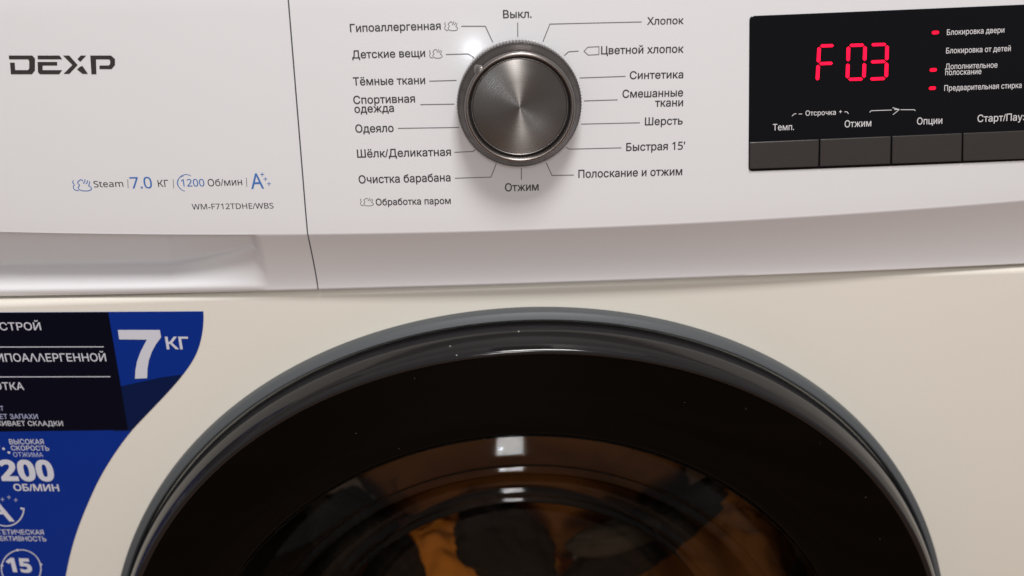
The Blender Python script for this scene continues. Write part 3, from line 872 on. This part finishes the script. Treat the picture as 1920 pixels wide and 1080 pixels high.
obj('dial_skirt', *lath0([(0.0290, Y0 + 0.0004), (0.0300, Y0 - 0.0010), (0.0301, -0.0060), (0.0300, -0.0085), (0.0296, -0.0095), (0.0290, -0.0102),
                          (0.0284, -0.0112), (0.0276, -0.0128), (0.0268, -0.0142), (0.0264, -0.0149), (0.0261, -0.0152)], NK * 6, knurl), M['dial'], k0, 40)
pv = []
for r, hw, y, yb in ((0.0254, 0.0030, -0.0164, -0.0150), (0.0266, 0.0025, -0.0162, -0.0140), (0.0277, 0.0015, -0.0150, -0.0122), (0.0286, 0.0006, -0.0128, -0.0106)):
    for t, yy in ((-1.0, yb), (-0.72, y + 0.0003), (-0.3, y), (0.3, y), (0.72, y + 0.0003), (1.0, yb)):
        ca, sa = math.cos(pa), math.sin(pa)
        pv.append([r * ca - hw * t * sa, yy, r * sa + hw * t * ca])
obj('pointer', *grid([pv[i:i + 6] for i in range(0, 24, 6)]), M['dial_bright'], k0, 40)
obj('dial_lip', *lath0([(0.0262, -0.0151), (0.0260, -0.0157), (0.0256, -0.0162), (0.0251, -0.0165), (0.0247, -0.0165), (0.0243, -0.0162), (0.0240, -0.0154), (0.0238, -0.0125)], 240), M['dial_bright'], k0, 60)
obj('dial_groove', *lath0([(0.0239, -0.0128), (0.0236, -0.0122), (0.0230, -0.0122)], 240), M['groove'], k0, 60)
obj('dial_rim', *lath0([(0.02315, -0.0118), (0.02310, -0.0130), (0.02295, -0.01335), (0.02270, -0.01345), (0.0225, -0.0133), (0.0224, -0.0129)], 240), M['dial_bright'], k0, 60)
cap = obj('dial_cap', *lath0([(0.0226, -0.0128), (0.0224, -0.0131), (0.0220, -0.0132), (0.012, -0.01322), (0.0001, -0.01324)], 240), M['cap'], k0, 60)

# ---- printed program names and leader lines on the panel
T = DATA
for i, (s, L, R_, h) in enumerate(T['progs']):
    put_text(s, L, R_, h, M['ink'], cp, name='program_name', label='printed program name «%s»' % s, bold=0.014)
for l in T['leaders']:
    obj('leader_line', *stroke(l, 0.42, on_face), M['ink_soft'], cp)
obj('tag_icon', *stroke(T['tag_icon'][:-1], 0.36, on_face, closed=True), M['ink_soft'], cp)


def bez(p, n=8):
    """Catmull-Rom through p"""
    out_ = []
    P = [p[0]] + list(p) + [p[-1]]
    for i in range(1, len(P) - 2):
        for k in range(n):
            t = k / n
            a, b_, c, d = P[i - 1], P[i], P[i + 1], P[i + 2]
            out_.append(tuple(0.5 * (2 * b_[j] + (c[j] - a[j]) * t + (2 * a[j] - 5 * b_[j] + 4 * c[j] - d[j]) * t * t +
                                     (3 * b_[j] - a[j] - 3 * c[j] + d[j]) * t ** 3) for j in (0, 1)))
    out_.append(tuple(p[-1]))
    return out_


for i, (x0, x1, z1, z0) in enumerate(T['steam']):
    def q(pts):
        return [(x0 + (x1 - x0) * u, z0 + (z1 - z0) * v) for u, v in pts]
    w = 0.42 if i == 3 else 0.30
    g = join(stroke(bez(q([(0.10, 0.92), (0.04, 0.74), (0.10, 0.56), (0.03, 0.36), (0.08, 0.12), (0.28, 0.03)])), w, on_face),
             stroke(bez(q([(0.42, 0.90), (0.30, 0.72), (0.38, 0.50), (0.28, 0.28), (0.40, 0.06), (0.72, 0.00), (0.96, 0.10), (0.98, 0.30), (0.86, 0.44)])), w, on_face),
             stroke(bez(q([(0.42, 0.90), (0.52, 0.97), (0.62, 0.84)])), w, on_face),
             stroke(bez(q([(0.60, 0.64), (0.70, 0.80), (0.74, 1.0)])), w, on_face),
             stroke(bez(q([(0.74, 0.60), (0.83, 0.74), (0.87, 0.90)])), w, on_face),
             stroke(bez(q([(0.86, 0.44), (0.93, 0.62), (0.97, 0.82)])), w, on_face))
    obj('steam_icon', *g, M['ink_blue'] if i == 3 else M['ink_soft'], dr if i == 3 else cp)

# ---- printing on the drawer
for g in T['logo']:
    from mathutils.geometry import tessellate_polygon
    P = [on_face(x * .001, z * .001, 0.00015) for x, z in g]
    tris = tessellate_polygon([[Vector((x, z, 0)) for x, z in g]])
    F = []
    for t in tris:
        a, b_, c = [Vector(P[i]) for i in t]
        F.append(tuple(t) if (b_ - a).cross(c - a).y < 0 else tuple(t)[::-1])
    obj('logo_stroke', P, F, M['logo'], dr)
for s, L, R_, h, blue in T['info']:
    put_text(s, L, R_, h, M['ink_blue'] if blue else M['ink'], dr, label='printed text «%s»' % s, bold=0.006 if blue else 0.003)
for l in T['bars']:
    obj('divider_bar', *stroke(l, 0.3, on_face), M['ink_soft'], dr)
obj('spin_icon', *join(stroke(T['info_arc'], 0.32, on_face), stroke(T['info_arc2'], 0.22, on_face)), M['ink_blue'], dr)
for a, b_, c, d in T['pluses']:
    obj('plus_mark', *join(stroke([a, b_], 0.32, on_face), stroke([c, d], 0.32, on_face, 0.00017)), M['ink_blue'], dr)

# ---- display window, touch keys, digits
dp = T['disp']
dv = obj('display_window', *plate(round_poly(dp, 2.2), on_face, 0.0004, 0.0008, 0.25), M['glossblack'], wm, 30)
for bq in T['buttons']:
    obj('key', *plate(round_poly([(x, z if k < 2 else z + 0.75) for k, (x, z) in enumerate(bq)], 0.35, 3), on_face, 0.0013, 0.0011, 0.32), M['button'], dv, 30)
for sg in T['segs']:
    obj('digit_segment', *plate(sg, on_face, 0.00055, 0.0001, 0), M['red_led_core'], dv)
for x, z in T['leds']:
    rr = [(x + 1.75 * math.copysign(abs(math.cos(a)) ** 0.6, math.cos(a)) + 0.0 * a, z + 0.85 * math.copysign(abs(math.sin(a)) ** 0.7, math.sin(a)))
          for a in [2 * PI * k / 24 for k in range(24)]]
    obj('indicator_light', *plate(rr, on_face, 0.00055, 0.0001, 0), M['red_led'], dv)
for s, L, R_, h in T['disptext']:
    put_text(s, L, R_, h, M['white_print'], dv, label='white printed text «%s»' % s, lift=0.00052, bold=0.006,
             lean=0.055 + (L[0] - 112) / 112 * 0.06)
for l in T['displines']:
    obj('display_mark', *stroke(l, 0.34, on_face, 0.00052), M['white_print'], dv)

# ---- blue sticker on the front plate
edge = bez(T['st_edge'], 5)
top = T['st_top']
zb = edge[-1][1]
poly = [(-322.0, -105.8), (-300.0, -106.5)] + [tuple(top[0])] + [tuple(top[1])] + edge + [(-283.0, -297.0), (-287.0, -330.0), (-290.0, -420.0), (-322.0, -420.0)]
st = obj('sticker', *plate(poly, on_plate, 0.0003, 0.0004, 0), M['blue'], wm, 30, 'blue sticker with a curved edge')
dk = T['st_dark']
obj('sticker_band', *plate([(-322.0, -106.0), dk[0], dk[1], dk[2], dk[3], dk[4], dk[5], (-322.0, dk[5][1])], on_plate, 0.00042, 0.0001, 0), M['navy'], st)
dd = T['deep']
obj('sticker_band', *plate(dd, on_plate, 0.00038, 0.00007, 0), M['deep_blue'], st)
P7, F7 = plate(T['seven'], on_plate, 0.00052, 0.0001, 0)
obj('lettering', P7, F7, M['sticker_white'], st, label='sticker figure «7»')
for s, L, R_, h, kk in T['sttext']:
    if s == '7':
        continue
    put_text(s, L, R_, h, M['sticker_white'] if kk or h > 3 else M['sticker_pale'], st, where=on_plate,
             bold=(0.008, 0.022, 0.020)[kk], lift=0.00052, label='sticker text «%s»' % s, heavy=kk > 0)
for l in T['stlines']:
    obj('rule_line', *stroke(l, 0.5, on_plate, 0.00052), M['sticker_white'], st)
for x, z in T['stdots']:
    obj('dot', [on_plate((x + 0.8 * math.cos(2 * PI * k / 14)) * .001, (z + 0.8 * math.sin(2 * PI * k / 14)) * .001, 0.00056) for k in range(14)],
        [tuple(range(14))], M['sticker_white'], st)
obj('ring_mark', *stroke(T['starc'], 0.75, on_plate, 0.00052), M['sticker_white'], st)
obj('ring_mark', *stroke(T['stcirc'][:-1], 0.65, on_plate, 0.00052, True), M['sticker_white'], st)
for a, b_, c, d in T['stplus']:
    obj('plus_mark', *join(stroke([a, b_], 0.4, on_plate, 0.00052), stroke([c, d], 0.4, on_plate, 0.00056)), M['sticker_pale'], st)


# ================================================================== LUMPS IN THE DRUM, STANDING IN FOR REFLECTIONS IN THE DOOR GLASS
def refl_lump(name, label, cat, m, c, r, seed, amp=0.3, rot=0.0, fold=5):  # lumpy solid added behind the glass to imitate a reflected shape
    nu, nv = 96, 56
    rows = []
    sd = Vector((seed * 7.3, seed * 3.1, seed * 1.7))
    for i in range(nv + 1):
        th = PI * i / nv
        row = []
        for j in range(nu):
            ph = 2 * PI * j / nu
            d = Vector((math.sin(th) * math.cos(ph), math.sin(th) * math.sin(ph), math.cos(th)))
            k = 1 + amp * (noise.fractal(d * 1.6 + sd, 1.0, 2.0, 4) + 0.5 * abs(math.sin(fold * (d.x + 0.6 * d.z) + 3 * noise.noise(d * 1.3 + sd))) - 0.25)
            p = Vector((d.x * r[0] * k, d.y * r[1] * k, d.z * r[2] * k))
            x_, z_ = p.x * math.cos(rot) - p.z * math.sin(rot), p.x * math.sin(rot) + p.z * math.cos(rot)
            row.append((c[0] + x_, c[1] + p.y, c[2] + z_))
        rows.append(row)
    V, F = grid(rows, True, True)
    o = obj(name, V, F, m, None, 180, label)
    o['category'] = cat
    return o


refl_lump('reflection_lump', 'bright rust-orange lump imitating a reflection, lowest in the door glass, left of the middle', 'reflection_lump', M['refl_brown'], (-0.062, 0.190, -0.432), (0.055, 0.045, 0.062), 11, 0.22, 0.6, 3)
refl_lump('reflection_lump', 'orange-brown lump imitating a reflection, lowest in the middle, right of the black bunch', 'reflection_lump', M['refl_brown'], (0.020, 0.190, -0.460), (0.050, 0.045, 0.045), 12, 0.22, 0.2, 3)
refl_lump('reflection_lump', 'dim brown lump imitating a reflection at the right edge of the door glass', 'reflection_lump', M['refl_brown2'], (0.150, 0.195, -0.430), (0.070, 0.045, 0.075), 7, 0.20, -0.4, 4)
refl_lump('reflection_lump', 'dim brown lump imitating a reflection, highest behind the others in the door glass', 'reflection_lump', M['refl_brown2'], (0.005, 0.245, -0.360), (0.125, 0.045, 0.085), 9, 0.20, 0.0, 6)
refl_lump('reflection_lump', 'black bunched lump imitating a dark reflection in the middle between two orange ones', 'reflection_lump', M['refl_dark'], (-0.014, 0.150, -0.362), (0.042, 0.028, 0.030), 2, 0.22, -0.7, 2)
refl_lump('reflection_lump', 'long black lump imitating a dark reflection, slanting up to the right', 'reflection_lump', M['refl_dark'], (0.092, 0.160, -0.372), (0.080, 0.022, 0.020), 3, 0.18, 0.62, 2)
refl_lump('reflection_lump', 'grey crescent-shaped lump imitating a reflection, lying on the slanting black one', 'reflection_lump', M['refl_grey'], (0.070, 0.138, -0.350), (0.036, 0.014, 0.012), 6, 0.12, 0.25, 2)
refl_lump('reflection_lump', 'black lump imitating a dark reflection at the left of the door glass beside the bright orange one', 'reflection_lump', M['refl_dark'], (-0.115, 0.165, -0.390), (0.034, 0.030, 0.075), 5, 0.2, 0.5, 3)
